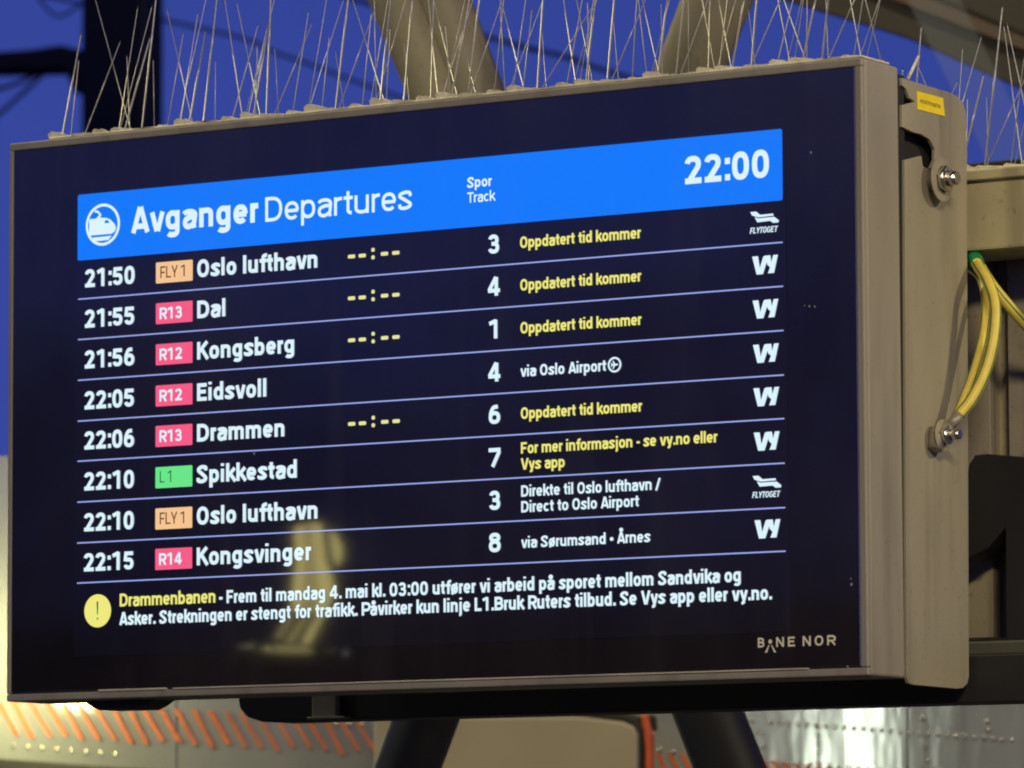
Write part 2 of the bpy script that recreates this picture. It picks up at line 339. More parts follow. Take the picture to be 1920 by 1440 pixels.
def text(name, s, u0, z0, cap, mat, parent, u1=None, t=0.19, slant=0.0, track=0.0, label=None, y=None):
    x = 0; items = []
    for ch in s:
        st, adv = glyph(ch, t)
        items.append((st, x)); x += adv + track
    natural = x - 0.07 - track
    sx = ((u1 - u0) / (natural * cap)) if u1 else 0.86
    bm = bmesh.new(); half = t * cap / 2 * (0.5 + 0.5 * min(sx, 1.05)); k = 0
    for st, x0 in items:
        for poly in st:
            pts = [(u0 + (x0 + a + slant * b_) * cap * sx, z0 + b_ * cap) for a, b_ in poly]
            ribbon(bm, pts, half, (y if y is not None else LETTER_Y) + 0.000012 * (k % 8)); k += 1
    # face the viewer
    for f in bm.faces:
        f.normal_update()
        if f.normal.y > 0: f.normal_flip()
    me = bpy.data.meshes.new(name); bm.to_mesh(me); bm.free()
    o = link(name, me, mat, parent)
    if label: o['label'] = label
    return o
def flat(name, polys, mat, parent, y=0.0008, label=None):
    bm = bmesh.new()
    for i, P in enumerate(polys):
        f = bm.faces.new([bm.verts.new((a, -y - 0.00001 * i, b_)) for a, b_ in P])
        f.normal_update()
        if f.normal.y > 0: f.normal_flip()
    bmesh.ops.triangulate(bm, faces=[f for f in bm.faces if len(f.verts) > 4])
    me = bpy.data.meshes.new(name); bm.to_mesh(me); bm.free()
    o = link(name, me, mat, parent)
    if label: o['label'] = label
    return o
def rrect(x0, x1, z0, z1, r):
    o = []
    for cx, cz, a in ((x1 - r, z1 - r, 0), (x0 + r, z1 - r, 90), (x0 + r, z0 + r, 180), (x1 - r, z0 + r, 270)):
        for k in range(4): o.append((cx + r * math.cos(R(a + 30 * k)), cz + r * math.sin(R(a + 30 * k))))
    return o

# ------------------------------------------------------------ ground and surroundings
bm = bmesh.new(); bmesh.ops.create_grid(bm, x_segments=4, y_segments=4, size=900)
g = bm_obj('ground', bm, 'ground'); g.location = (0, 0, -2.0); tag(g, kind='structure')

# ------------------------------------------------------------ the departure board
board = thing('departure_board', 'large flat departures screen in a grey beige metal housing, lit with train times', 'display board')
bz = 0.0068
# housing: hollow front so that glass sits in a lip
bm = bmesh.new()
box(bm, 0, BW, 0.006, BD, 0, BH, 0.0035, 3)
bm_obj('housing', bm, 'paint', board)
GX0, GX1, GZ0, GZ1 = 0.0062, 1.0908, 0.0095, 0.6260
def frame_bar(x0, x1, z0, z1): return boxo('bezel_bar', x0, x1, -0.0006, 0.0075, z0, z1, 'paint', board, 0.0016, 2)
frame_bar(0.0004, BW - .0004, GZ1, BH - .0006)
frame_bar(0.0004, BW - .0004, 0.0006, GZ0 - .0008)
frame_bar(0.0004, GX0, GZ0 - .0006, GZ1 + .0002)
frame_bar(GX1, BW - .0004, GZ0 - .0006, GZ1 + .0002)
glass = boxo('glass_panel', GX0 + .0003, GX1 - .0003, 0.0002, 0.007, GZ0 + .001, GZ1 - .0003, 'glass', board, 0.0004, 1)
# lamp gleam on the lower glass edge, painted as two pale strips
boxo('glass_edge_gleam', 0.13, 0.222, -0.0022, 0.0045, GZ0 - .0010, GZ0 + .0012, 'lip', board, 0.0003, 1)
boxo('glass_edge_gleam', 0.232, 1.03, -0.0022, 0.0045, GZ0 - .0010, GZ0 + .0006, 'lip', board, 0.0003, 1)
scr = flat('display_screen', [[(0.094, 0.048), (1.009, 0.048), (1.009, 0.572), (0.094, 0.572)]], 'lcd', board, y=0.0003)

U0, U1 = 0.0980, 1.0056
ROWS = [0.4500, 0.4043, 0.3584, 0.3123, 0.2672, 0.2212, 0.17535, 0.1305]
flat('header_band', [rrect(U0, U1, 0.4937, 0.5684, 0.0022)], 's_blue', scr, y=0.0006)
text('title_text', 'Avganger', 0.1728, 0.5192, 0.0290, 's_white', scr, 0.3455, t=0.208)
text('subtitle_text', 'Departures', 0.3548, 0.5188, 0.0272, 's_white', scr, 0.5480, t=0.135)
text('column_heading_text', 'Spor', 0.6190, 0.5362, 0.0112, 's_white', scr, 0.6500, t=0.19)
text('column_heading_text', 'Track', 0.6190, 0.5200, 0.0112, 's_white', scr, 0.6540, t=0.15)
text('clock_text', '22:00', 0.8888, 0.5192, 0.0290, 's_white', scr, 0.9910, t=0.208)
# train emblem in its ring
cu, cv, rr_ = 0.1335, 0.5320, 0.0222
bm = bmesh.new(); ribbon(bm, [(cu + rr_ * math.cos(R(a)), cv + rr_ * math.sin(R(a))) for a in range(0, 361, 8)], 0.0016, 0.0012)
me = bpy.data.meshes.new('emblem_ring'); bm.to_mesh(me); bm.free(); link('emblem_ring', me, 's_white', scr)
T = lambda a, b_: (cu + a * rr_, cv + b_ * rr_)
flat('train_emblem', [[T(-.86, .34), T(-.42, .34), T(-.30, .46), T(-.15, .36), T(.18, .34), T(.45, .24), T(.74, -.02), T(.82, -.22), T(.74, -.40), T(.55, -.50), T(-.86, -.50)],
                      [T(-.42, .36), T(-.14, .40), T(-.10, .52), T(-.30, .74), T(-.50, .78), T(-.54, .68), T(-.30, .60), T(-.24, .50)],
                      [T(-.80, -.62), T(.55, -.60), T(.36, -.80), T(-.66, -.82)]], 's_white', scr, y=0.0010)
flat('train_window', [[T(.10, .12), T(.18, .22), T(.30, .22), T(.44, .06), T(.14, .06)]], 's_teal', scr, y=0.0013)

DATA = [('21:50', 'FLY 1', 'Oslo lufthavn', 0.4251, '3', 1, 'fly'), ('21:55', 'R13', 'Dal', 0.3025, '4', 1, 'vy'),
        ('21:56', 'R12', 'Kongsberg', 0.3945, '1', 1, 'vy'), ('22:05', 'R12', 'Eidsvoll', 0.3575, '4', 0, 'vy'),
        ('22:06', 'R13', 'Drammen', 0.3815, '6', 1, 'vy'), ('22:10', 'L 1', 'Spikkestad', 0.3980, '7', 0, 'vy'),
        ('22:10', 'FLY 1', 'Oslo lufthavn', 0.4251, '3', 0, 'fly'), ('22:15', 'R14', 'Kongsvinger', 0.4160, '8', 0, 'vy')]
for i, (tm, code, dest, ue, trk, wait, op) in enumerate(DATA):
    z = ROWS[i]
    flat('row_line', [[(U0 + .001, z - .0007), (U1 - .0005, z - .0007), (U1 - .0005, z + .0007), (U0 + .001, z + .0007)]], 's_line', scr, y=0.0006)
    text('departure_time_text', tm, 0.1085, z + .0126, 0.0200, 's_white', scr, 0.1782, t=0.208)
    bc = {'F': 's_peach', 'R': 's_pink', 'L': 's_green'}[code[0]]
    flat('line_badge', [rrect(0.2068, 0.2570, z + .0105, z + .0340, 0.0012)], bc, scr, y=0.0006,
         label={'F': 'peach line badge', 'R': 'pink line badge', 'L': 'green line badge'}[code[0]])
    if code[0] == 'R': text('line_code_text', code, 0.2122, z + .0158, 0.0130, 's_white', scr, 0.2435, t=0.19)
    elif code[0] == 'L': text('line_code_text', code, 0.2132, z + .0165, 0.0130, 's_dgreen', scr, 0.2310, t=0.12)
    else: text('line_code_text', code, 0.2132, z + .0160, 0.0132, 's_dark', scr, 0.2490, t=0.13)
    text('destination_text', dest, 0.2632, z + .0136, 0.0195, 's_white', scr, ue, t=0.208)
    if wait:
        P = []
        for x0 in (0.4645, 0.4785, 0.5075, 0.5222):
            P.append(rrect(x0, x0 + .0094, z + .0206, z + .0246, .0014))
        for zz in (.0180, .0262):
            P.append(rrect(0.4952, 0.4994, z + zz - .0004, z + zz + .0038, .0015))
        flat('missing_time_mark', P, 's_pale', scr, y=0.0009)
    text('track_number_text', trk, 0.6450, z + .0132, 0.0200, 's_white', scr, 0.6603, t=0.208)
    if op == 'vy':
        a0, b0, aw, bh = 0.9690, z + .0142, 0.0298, 0.0190
        V = lambda a, b_: (a0 + a * aw, b0 + b_ * bh)
        flat('operator_logo', [[V(0, 1), V(.23, 1), V(.30, .34), V(.44, .95), V(.50, 1.0), V(.66, 1), V(.42, .0), V(.17, .0)],
                               [V(.58, 1), V(.72, 1), V(.76, .62), V(.84, 1.0), V(1.02, 1.0), V(.86, .02), V(.62, .02), V(.71, .34), V(.60, .50), V(.52, .95)]], 's_white', scr, y=0.0009)
    else:
        a0, b0, aw, bh = 0.9665, z + .0210, 0.0345, 0.0135
        V = lambda a, b_: (a0 + a * aw, b0 + b_ * bh)
        flat('operator_logo', [[V(.02, .98), V(.22, .98), V(.36, .70), V(.80, .72), V(.82, .56), V(.30, .52), V(.08, .70)],
                               [V(.16, .58), V(.28, .44), V(.84, .46), V(1.0, .16), V(.98, .0), V(.80, .0), V(.70, .18), V(.26, .14)]], 's_white', scr, y=0.0009)
        text('operator_name_text', 'FLYTOGET', 0.9665, z + .0115, 0.0062, 's_white', scr, 0.9985, t=0.17, slant=0.208)
UR = 0.6855
for i in (0, 1, 2, 4):
    text('remark_text', 'Oppdatert tid kommer', UR, ROWS[i] + .0165, 0.0120, 's_yellow', scr, 0.8350, t=0.185)
text('remark_text', 'via Oslo Airport', UR, ROWS[3] + .0165, 0.0118, 's_white', scr, 0.7915, t=0.19)
text('remark_text', 'For mer informasjon - se vy.no eller', UR, ROWS[5] + .0255, 0.0120, 's_yellow', scr, 0.9255, t=0.185)
text('remark_text', 'Vys app', UR, ROWS[5] + .0085, 0.0120, 's_yellow', scr, 0.7400, t=0.185)
text('remark_text', 'Direkte til Oslo lufthavn /', UR, ROWS[6] + .0255, 0.0120, 's_white', scr, 0.8560, t=0.185)
text('remark_text', 'Direct to Oslo Airport', UR, ROWS[6] + .0088, 0.0120, 's_white', scr, 0.8305, t=0.185)
text('remark_text', 'via Sørumsand • Årnes', UR, ROWS[7] + .0160, 0.0118, 's_white', scr, 0.8440, t=0.19)
# aeroplane in a ring
cu, cv, rr_ = 0.8020, ROWS[3] + .0225, 0.0072
bm = bmesh.new(); ribbon(bm, [(cu + rr_ * math.cos(R(a)), cv + rr_ * math.sin(R(a))) for a in range(0, 361, 12)], 0.0010, 0.0012)
me = bpy.data.meshes.new('airport_ring'); bm.to_mesh(me); bm.free(); link('airport_ring', me, 's_white', scr)
flat('aeroplane_sign', [[T(.62, .0), T(.50, .12), T(.10, .14), T(-.22, .62), T(-.36, .62), T(-.18, .14), T(-.38, .12), T(-.52, .30), T(-.62, .30), T(-.54, 0), T(-.62, -.30), T(-.52, -.30), T(-.38, -.12), T(-.18, -.14), T(-.36, -.62), T(-.22, -.62), T(.10, -.14), T(.50, -.12)]], 's_white', scr, y=0.0010)
# notice
cu, cv, rr_ = 0.1278, 0.0985, 0.0185
flat('alert_disc', [[(cu + rr_ * math.cos(R(a)), cv + rr_ * math.sin(R(a))) for a in range(0, 360, 10)]], 's_yellow', scr, y=0.0006)
flat('alert_mark', [[(cu - .0012, cv + .0105), (cu + .0012, cv + .0105), (cu + .0007, cv - .0040), (cu - .0007, cv - .0040)], rrect(cu - .0011, cu + .0011, cv - .0098, cv - .0076, .0007)], 's_dgreen', scr, y=0.0009)
text('notice_text', 'Drammenbanen', 0.1585, 0.1022, 0.0143, 's_yellow', scr, 0.2890, t=0.185)
text('notice_text', '- Frem til mandag 4. mai kl. 03:00 utfører vi arbeid på sporet mellom Sandvika og', 0.2935, 0.1010, 0.0143, 's_white', scr, 0.9525, t=0.20)
text('notice_text', 'Asker. Strekningen er stengt for trafikk. Påvirker kun linje L1.Bruk Ruters tilbud. Se Vys app eller vy.no.', 0.1583, 0.0815, 0.0143, 's_white', scr, 0.9885, t=0.20)
# printed owner's name on the glass
text('owner_name_print', 'B', 0.9712, 0.0325, 0.0100, 'print', glass, 0.9790, t=0.19, y=0.0004)
text('owner_name_print', 'NE', 0.9925, 0.0325, 0.0100, 'print', glass, 1.0150, t=0.19, track=.16, y=0.0004)
text('owner_name_print', 'NOR', 1.0235, 0.0325, 0.0102, 'print', glass, 1.0620, t=0.19, track=.14, y=0.0004)
u_, v_ = 0.9860, 0.0322
flat('owner_emblem_print', [[(u_ + .0023 * math.cos(R(a)), v_ + .0060 + .0023 * math.sin(R(a))) for a in range(0, 360, 30)],
                            [(u_ - .0022, v_ + .0022), (u_ - .0008, v_ + .0030), (u_ - .0038, v_ - .0052), (u_ - .0066, v_ - .0052)],
                            [(u_ + .0022, v_ + .0022), (u_ + .0008, v_ + .0030), (u_ + .0042, v_ - .0052), (u_ + .0070, v_ - .0052)]], 'print', glass, y=0.0005)
for px, py, r_ in ((1521, 286, .0016), (1518, 574, .0013), (1509, 573, .0008), (1528, 575, .0011), (1597, 1096, .0015), (1596, 1085, .0009), (477, 850, .0018), (1590, 1250, .0012)):
    p = at(px, py, 0)
    flat('dust_fleck', [[(p.x + r_ * random.uniform(.6, 1.1) * math.cos(R(a)), p.z + r_ * random.uniform(.7, 1.3) * math.sin(R(a))) for a in range(0, 360, 45)]], 'dirt', glass, y=0.0006)
# thin film of dust and wiped smears on the glass
md = bpy.data.materials.new('dust_film'); md.use_nodes = True; nd = md.node_tree; pb_ = nd.nodes['Principled BSDF']; M['film'] = md
pb_.inputs['Base Color'].default_value = (0.42, 0.39, 0.37, 1); pb_.inputs['Roughness'].default_value = 0.95; pb_.inputs['Specular IOR Level'].default_value = 0
tcn = nd.nodes.new('ShaderNodeTexCoord'); prev = None
for sc_, st_, rot_, lo, hi, am in ((5, (1, 1, .35), .35, .5, .75, .028), (22, (1, 1, .12), -.5, .56, .72, .020), (3, (1, 1, 1), 0, .4, .8, .022), (300, (1, 1, 1), 0, .70, .76, .10)):
    mg = nd.nodes.new('ShaderNodeMapping'); mg.inputs['Scale'].default_value = st_; mg.inputs['Rotation'].default_value = (0, rot_, 0); nd.links.new(tcn.outputs['Object'], mg.inputs[0])
    ng = nd.nodes.new('ShaderNodeTexNoise'); ng.inputs['Scale'].default_value = sc_; ng.inputs['Detail'].default_value = 5; nd.links.new(mg.outputs[0], ng.inputs['Vector'])
    rg = nd.nodes.new('ShaderNodeMapRange'); rg.inputs['From Min'].default_value = lo; rg.inputs['From Max'].default_value = hi; rg.inputs['To Max'].default_value = am; nd.links.new(ng.outputs['Fac'], rg.inputs['Value'])
    if prev is None: prev = rg.outputs[0]
    else:
        ad = nd.nodes.new('ShaderNodeMath'); ad.operation = 'ADD'; nd.links.new(prev, ad.inputs[0]); nd.links.new(rg.outputs[0], ad.inputs[1]); prev = ad.outputs[0]
nd.links.new(prev, pb_.inputs['Alpha'])
flat('dust_film', [[(GX0 + .001, GZ0 + .002), (GX1 - .001, GZ0 + .002), (GX1 - .001, GZ1 - .001), (GX0 + .001, GZ1 - .001)]], 'film', glass, y=0.0020)
# black vents and clip under the housing
def trap(px0, px1, pyt0, pyt1, drop):
    p0 = at(px0, pyt0, .05); p1 = at(px1, pyt1, .05); w_ = p1.x - p0.x; h = drop / 1700
    zt = 0.001
    return [Vector((p0.x, .03, zt)), Vector((p1.x, .03, zt)), Vector((p1.x - .012, .03, zt - h * .55)), Vector((p1.x - .024, .03, zt - h)), Vector((p0.x + .022, .03, zt - h)), Vector((p0.x + .008, .03, zt - h * .5))]
bm_obj('underside_vent', prism(bmesh.new(), trap(176, 312, 1315, 1310, 20), (0, .04, 0)), 'black', board)

# ------------------------------------------------------------ bird spike strips
def spike_mesh(r):
    bm = bmesh.new(); tube(bm, [(0, 0, 0), (0, 0, .6), (0, 0, .97), (0, 0, 1)], [r, r, r * .8, r * .3], 6)
    me = bpy.data.meshes.new('spike'); bm.to_mesh(me); bm.free(); me.materials.append(M['steel']); return me
SM = [spike_mesh(.0011), spike_mesh(.00062), spike_mesh(.00048)]
SP = [(.010, .014, .026, -.004, .115, 0), (.038, .008, .022, -.004, .175, 0), (.064, .048, -.032, .018, .165, 1), (.086, .046, -.050, .012, .165, 1),
      (.020, .040, .052, .01, .125, 1), (.003, .034, .002, .0, .092, 1), (.070, .012, .018, -.002, .12, 1), (.024, .050, -.012, .01, .085, 2), (.052, .058, .030, .03, .150, 2), (.076, .030, .012, .02, .14, 2)]
PER = 0.0872
def strip(label, x0, n, y0, z0, group, seed, dense=1.0, first=None):
    rnd = random.Random(seed)
    root = thing('bird_spike_strip', label, 'bird spikes', (x0, y0, z0), group)
    L = n * PER
    # base: thin tray with ragged tabs
    bm = bmesh.new(); box(bm, x0, x0 + L - .0015, y0 + .002, y0 + .062, z0, z0 + .0022, .0006, 1)
    bm_obj('base_strip', bm, 'plastic', root)
    for k in range(n):
        xs = x0 + k * PER
        for (a, bq, h0, h1, yy) in ((0.000, .030, .0085, .0035, .004), (.062, .022, .0060, .0030, .006), (.030, .030, .0040, .0028, .002), (.010, .035, .0070, .0030, .040), (.055, .025, .0065, .0035, .045)):
            ja = rnd.uniform(-.003, .003); hj = rnd.uniform(.75, 1.4)
            pts = [(xs + a + ja, z0 + .002), (xs + a + ja - .001, z0 + h0 * hj * .7), (xs + a + ja + bq * .12, z0 + h0 * hj), (xs + a + ja + bq * .35, z0 + h0 * hj * rnd.uniform(.75, 1.0)), (xs + a + ja + bq * .42, z0 + h0 * hj * rnd.uniform(.45, .7)), (xs + a + ja + bq * .46, z0 + h0 * hj * rnd.uniform(.7, .95)),
                   (xs + a + ja + bq * .6, z0 + (h0 + h1) / 2 * hj * rnd.uniform(.8, 1.1)), (xs + a + ja + bq, z0 + h1), (xs + a + ja + bq, z0 + .002)]
            bm = prism(bmesh.new(), [Vector((p, y0 + yy, q_)) for p, q_ in pts], (0, .010, 0))
            bm_obj('clip_tab', bm, 'plastic', root)
        for (a, yy, lx, ly, Ls, s) in SP:
            if rnd.random() > dense: continue
            if first is not None and xs + a < first: continue
            d = Vector((lx + rnd.uniform(-.007, .007) * (2 if s else 1), ly + rnd.uniform(-.012, .012), 0)); l = Ls * rnd.uniform(.9, 1.12)
            d.z = math.sqrt(max(.001, l * l - d.x ** 2 - d.y ** 2))
            o = bpy.data.objects.new('spike', SM[s]); C.objects.link(o)
            o.parent = root; o.matrix_parent_inverse = Matrix.Translation((-x0, -y0, -z0))
            o.location = (xs + a + rnd.uniform(-.004, .004), y0 + yy, z0 + .001)
            o.rotation_euler = d.to_track_quat('Z', 'Y').to_euler(); o.scale = (1, 1, l)
GS = 'bird spike strips along the top of the board'
strip('leftmost bird spike strip on top of the board, in front of the dark mast', .053, 4, .002, BH + .0004, GS, 3, .85)
strip('bird spike strip on top of the board left of centre, before the left grey brace', .053 + 4 * PER, 4, .002, BH + .0004, GS, 5, .95)
strip('bird spike strip ending at the right top corner of the board', .053 + 8 * PER, 4, .002, BH + .0004, GS, 9, .95)
# ------------------------------------------------------------ mounting bracket on the right
br = thing('mounting_bracket', 'grey beige bracket plate with hooked slot beside the right edge of the board', 'bracket', (BW, .15, .3))
def yz(px, py): p = atx(px, py, BW - .001); return (p.y, p.z)
# plate outline in pixels of its own plane, hook slots included
outl = [(1691, 146), (1780, 173), (1795, 180), (1806, 192), (1812, 212), (1812.5, 240), (1815, 700), (1817, 1268), (1814, 1282), (1806, 1290), (1795, 1291.5), (1712, 1284), (1704, 1281), (1701, 1270),
        (1697, 300), (1728, 292), (1731, 312), (1744, 318), (1753, 300), (1753, 280), (1744, 262), (1728, 252), (1712, 248), (1692, 238), (1692, 197), (1716, 191), (1706, 184), (1700, 168), (1692, 160)]
pts = [Vector((BW - .001, *yz(*p))) for p in outl]
bm_obj('side_plate', prism(bmesh.new(), pts, (-.004, 0, 0), .0006), 'paint2', br)
# dark seam between housing and bracket
boxo('seam_gasket', BW - .030, BW - .0045, BD - .001, BD + .02, .0, BH - .006, 'gap', br)
# rear frame behind the plate
boxo('rear_rail', BW - .16, BW - .016, BD + .012, .215, .012, BH - .016, 'gap', br, .004)
# spacer, washer and hex bolt
def disc(bm, c, r, x0, x1, n=28, r2=None):
    tube(bm, [(x0, c[0], c[1]), (x1, c[0], c[1])], [r, r2 or r], n)
    return bm
def bolt(px, py, r, out, parent, washer=True):
    c = atx(px, py, BW + out * .5); c = (c.y, c.z); x = BW
    bm_obj('spacer', disc(bmesh.new(), c, r * .55, x - .002, x + out * .45, 20), 'dullzinc', parent, False)
    if washer: bm_obj('washer', disc(bmesh.new(), c, r, x + out * .45, x + out * .52), 'paint2', parent)
    bm_obj('nut', disc(bmesh.new(), c, r * .60, x + out * .52, x + out * .86, 6), 'zinc', parent)
    bm_obj('bolt_end', disc(bmesh.new(), c, r * .36, x + out * .86, x + out * 1.35, 14, r * .30), 'zinc', parent)
    return c
bolt(1766, 336, .0235, .022, br)
# yellow sticker with a line of small print
L4 = [yz(1718.5, 171), yz(1767, 184), yz(1770.5, 218), yz(1719.5, 205)]
bm_obj('yellow_sticker', prism(bmesh.new(), [Vector((BW - .0008, *p)) for p in L4], (.0006, 0, 0)), 'label', br)
bm = bmesh.new(); k = 0; rn = random.Random(4)
while k < 11:
    s0 = 1724 + k * 3.6; q0 = 192.0 + k * 1.05
    a = yz(s0, q0); h = .0032 * rn.uniform(.75, 1.1); wd = .0026
    for (y0, z0, y1, z1) in ((0, 0, 0, h), (0, h, wd, h), (wd, 0, wd, h * .9)) if rn.random() < .5 else ((0, 0, wd, 0), (0, h, wd, h), (0, h * .5, wd, h * .5), (0, 0, 0, h)):
        box(bm, BW - .0001, BW + .00005, a[0] + min(y0, y1) - .0003, a[0] + max(y0, y1) + .0003, a[1] + min(z0, z1) - .0003, a[1] + max(z0, z1) + .0003)
    k += 1
bm_obj('sticker_print', bm, 'ink', br)
# pale cable tie tail on the upper corner
p0 = atx(1702, 149, BW - .002); p1 = p0 + Vector((.006, .014, .026))
bm = tube(bmesh.new(), [p0, p1], [.0019, .0014], 6); tag(bm_obj('cable_tie', bm, 'plastic'), 'short white cable tie tail sticking up at the upper corner of the bracket plate', 'cable tie')

# ------------------------------------------------------------ support beam and column to the right
YB = .25
pb = at(1818, 322, YB); zt = pb.z; zb = at(1840, 468, YB).z
sb = thing('support_beam', 'beige horizontal steel beam behind the bracket plate, carrying bird spikes', 'beam', (1.4, YB, zt))
boxo('beam_web', .55, 3.4, YB + .004, YB + .10, zb, zt - .004, 'beam', sb, .003)
boxo('top_flange', .55, 3.4, YB - .004, YB + .12, zt - .010, zt + .001, 'beam', sb, .0015)
boxo('rear_angle', .9, 3.4, YB + .13, YB + .20, zt - .02, zt + .030, 'black', sb, .002)
strip('bird spike strip on the beige beam right of the bracket plate', .98, 8, YB, zt + .0012, 'bird spike strips on the beam', 23, .72)

YC = .36
xL = at(1822, 700, YC).x; xa = at(1856, 700, YC).x; xb = at(1890, 700, YC).x
zlo = at(1870, 1195, YC).z
col = thing('steel_column', 'brown grey steel column of channel section below the beam at the right edge', 'column', (xL, YC, zlo))
boxo('flange', xL - .06, xa, YC, YC + .012, zlo, zt - .023, 'brownpaint', col, .001)
boxo('web', xa - .002, xb + .002, YC + .022, YC + .032, zlo, zt - .023, 'brownpaint', col)
boxo('back_plate', xL - .08, xb + .16, YC + .07, YC + .08, zlo, zt - .023, 'brownpaint', col)
boxo('flange', xb, xb + .05, YC, YC + .012, zlo, zt - .023, 'brownpaint', col, .001)
boxo('side_wall', xa - .006, xa, YC + .010, YC + .06, zlo, zt - .023, 'brownpaint', col)
boxo('side_wall', xb, xb + .006, YC + .010, YC + .06, zlo, zt - .023, 'brownpaint', col)
# black cable box below
YK = .30
P = [at(*q, YK) for q in ((1812, 900), (1816, 870), (1828, 853), (1850, 851), (1990, 862), (1990, 1205), (1885, 1205), (1884, 990), (1850, 1030), (1812, 1048))]
tag(bm_obj('cable_trunking', prism(bmesh.new(), P, (0, .05, 0), .002), 'black'), 'black trunking with rounded upper corner behind the lower part of the bracket plate', 'trunking')
# lower rail under the board
zr0 = at(1200, 1335, .24).z
x0r = at(452, 1310, .24).x
lr = thing('lower_rail', 'long rail under the board running past the bracket plate, its shade painted black', 'rail', (x0r, .24, zr0))
pr = [Vector((x0r - .004, .232, .03)), Vector((3.0, .232, .03)), Vector((3.0, .232, zr0)), Vector((x0r + .034, .232, zr0)), Vector((x0r + .014, .232, zr0 + .006)), Vector((x0r + .004, .232, zr0 + .016))]
bm_obj('rail_body', prism(bmesh.new(), pr, (0, .07, 0), .0015), 'black', lr)  # the shadow under the board is put into the rail's black colour
zg = at(1870, 1203, .26).z
boxo('rail_cover', 1.05, 3.0, .245, .30, .0305, zg, 'dark_olive', lr, .002)
c0 = at(592, 1308, .23); c1 = at(636, 1336, .23)
boxo('clip', c0.x, c1.x, .222, .2318, zr0 + .004, .02, 'paint', lr, .001)
boxo('clip_lip', c0.x - .004, c1.x + .014, .218, .2318, zr0 + .001, zr0 + .0035, 'dullzinc', lr, .0005)

# ------------------------------------------------------------ earth cables
def cable(name, P, r, label, lug=None):
    root = thing(name, label, 'cable', P[0])
    bm = bmesh.new(); tube(bm, catmull(P, 10), r, 20, stripes=(1, 8, 14), spin=.4)
    bm_obj('sheath', bm, ['yellow', 'green'], root)
    return root
cA = [atx(1823, 470, 1.075), atx(1834, 498, 1.11), atx(1853, 530, 1.136), atx(1866, 575, 1.148), atx(1862, 640, 1.150), atx(1846, 700, 1.145), atx(1822, 748, 1.136), atx(1799, 778, 1.126)]
ca = cable('earth_cable', cA, .0062, 'green and yellow earth cable bending down to the lower bolt on the bracket plate')
tp = catmull(cA[:2], 6)
bm_obj('green_tape', tube(bmesh.new(), [cA[0] + Vector((-.01, 0, .01)), cA[0], cA[0].lerp(cA[1], .9)], [.0075, .0085, .0078], 16), 'tape', ca)
e = cA[-1]; cB = atx(1766, 822, BW + .012)
bm_obj('crimp_sleeve', tube(bmesh.new(), [e, e.lerp(Vector((BW + .008, cB.y, cB.z)), .5)], [.0062, .0058], 16), 'dullzinc', ca)
bm_obj('lug', tube(bmesh.new(), [e.lerp(Vector((BW + .008, cB.y, cB.z)), .45), Vector((BW + .006, cB.y, cB.z)), Vector((BW + .006, cB.y - .004, cB.z - .012))], [.007, .010, .008], 10), 'dullzinc', ca)
bolt(1768, 816, .0165, .024, br, True)
cC = [atx(1815, 500, 1.055), atx(1838, 520, 1.10), atx(1848, 560, 1.122), atx(1845, 620, 1.130), atx(1828, 690, 1.128), atx(1808, 745, 1.122), atx(1793, 780, 1.115)]
cable('earth_cable', cC, .0048, 'thinner earth cable lying behind the bent green and yellow one at the bracket plate')
cD = [atx(1826, 478, 1.09), atx(1850, 520, 1.118), atx(1880, 560, 1.135), atx(1935, 622, 1.15), atx(2010, 700, 1.16)]
cable('earth_cable', cD, .0060, 'green and yellow earth cable running off to the right edge below the beam')

# ------------------------------------------------------------ crossing braces behind the board
YS = 1.0
def mpx(px): return px * (YS - EYE.y) / FPX / (Fw.y)     # metres for px picture pixels at that depth
def brace(name, label, tubes, mat, grp):
    root = thing(name, label, 'brace', (0, YS, 0), grp)
    for (a, b_, wa, wb, dy) in tubes:
        pa, pb_ = at(*a, YS + dy), at(*b_, YS + dy)
        bm = bmesh.new(); tube(bm, [pa.lerp(pb_, k / 6) for k in range(7)], [mpx(wa + (wb - wa) * k / 6) / 2 for k in range(7)], 24)
        bm_obj('brace_tube', bm, mat, root, False)
    return root
brace('upper_brace', 'grey beige double tube brace rising to the left behind the board top', [((297, -1120), (950, 500), 142, 100, 0), ((401, -1120), (1018, 500), 135, 98, .02)], 'strut', 'braces behind the board')
brace('upper_brace', 'grey beige tube brace rising to the right behind the board top', [((1780, -1120), (1150, 500), 164, 112, 0)], 'strut', 'braces behind the board')
brace('lower_brace', 'brace leg below the board with its shade painted black, leaning down to the left', [((890, 1100), (394, 2440), 122, 122, 0)], 'black', 'brace legs below the board, shade painted black')  # lower ends of the crossing braces; their shade is painted as black
brace('lower_brace', 'brace leg below the board with its shade painted black, leaning down to the right', [((1234, 1100), (1763, 2440), 122, 137, 0)], 'black', 'brace legs below the board, shade painted black')

# ------------------------------------------------------------ catenary mast and wires
YM = 9.0
ms = thing('catenary_mast', 'dark square mast behind the left top of the board', 'mast', at(230, 700, YM))
a = at(148, 400, YM); b2 = at(272, 400, YM)
boxo('post', a.x, b2.x, YM, YM + .11, -2.0, at(200, -500, YM).z, 'mast', ms, .02)
bm = bmesh.new()
prism(bm, [at(*q, YM + .1) for q in ((-150, 98), (-5, 97), (60, 92), (112, 84), (128, 92), (130, 103), (148, 104), (160, 170), (149, 178), (138, 172), (128, 150), (120, 124), (60, 127), (-150, 131))], (0, .2, 0), .004)
bm_obj('bracket_arm', bm, 'mast', ms)
def wirepx(P, Y, r, label, n=1):
    p = [at(*q, Y) for q in P]
    bm = tube(bmesh.new(), catmull(p, 4), r, 6); tag(bm_obj('overhead_wire', bm, 'wire'), label, 'wire', 'thin dark wires across the sky')
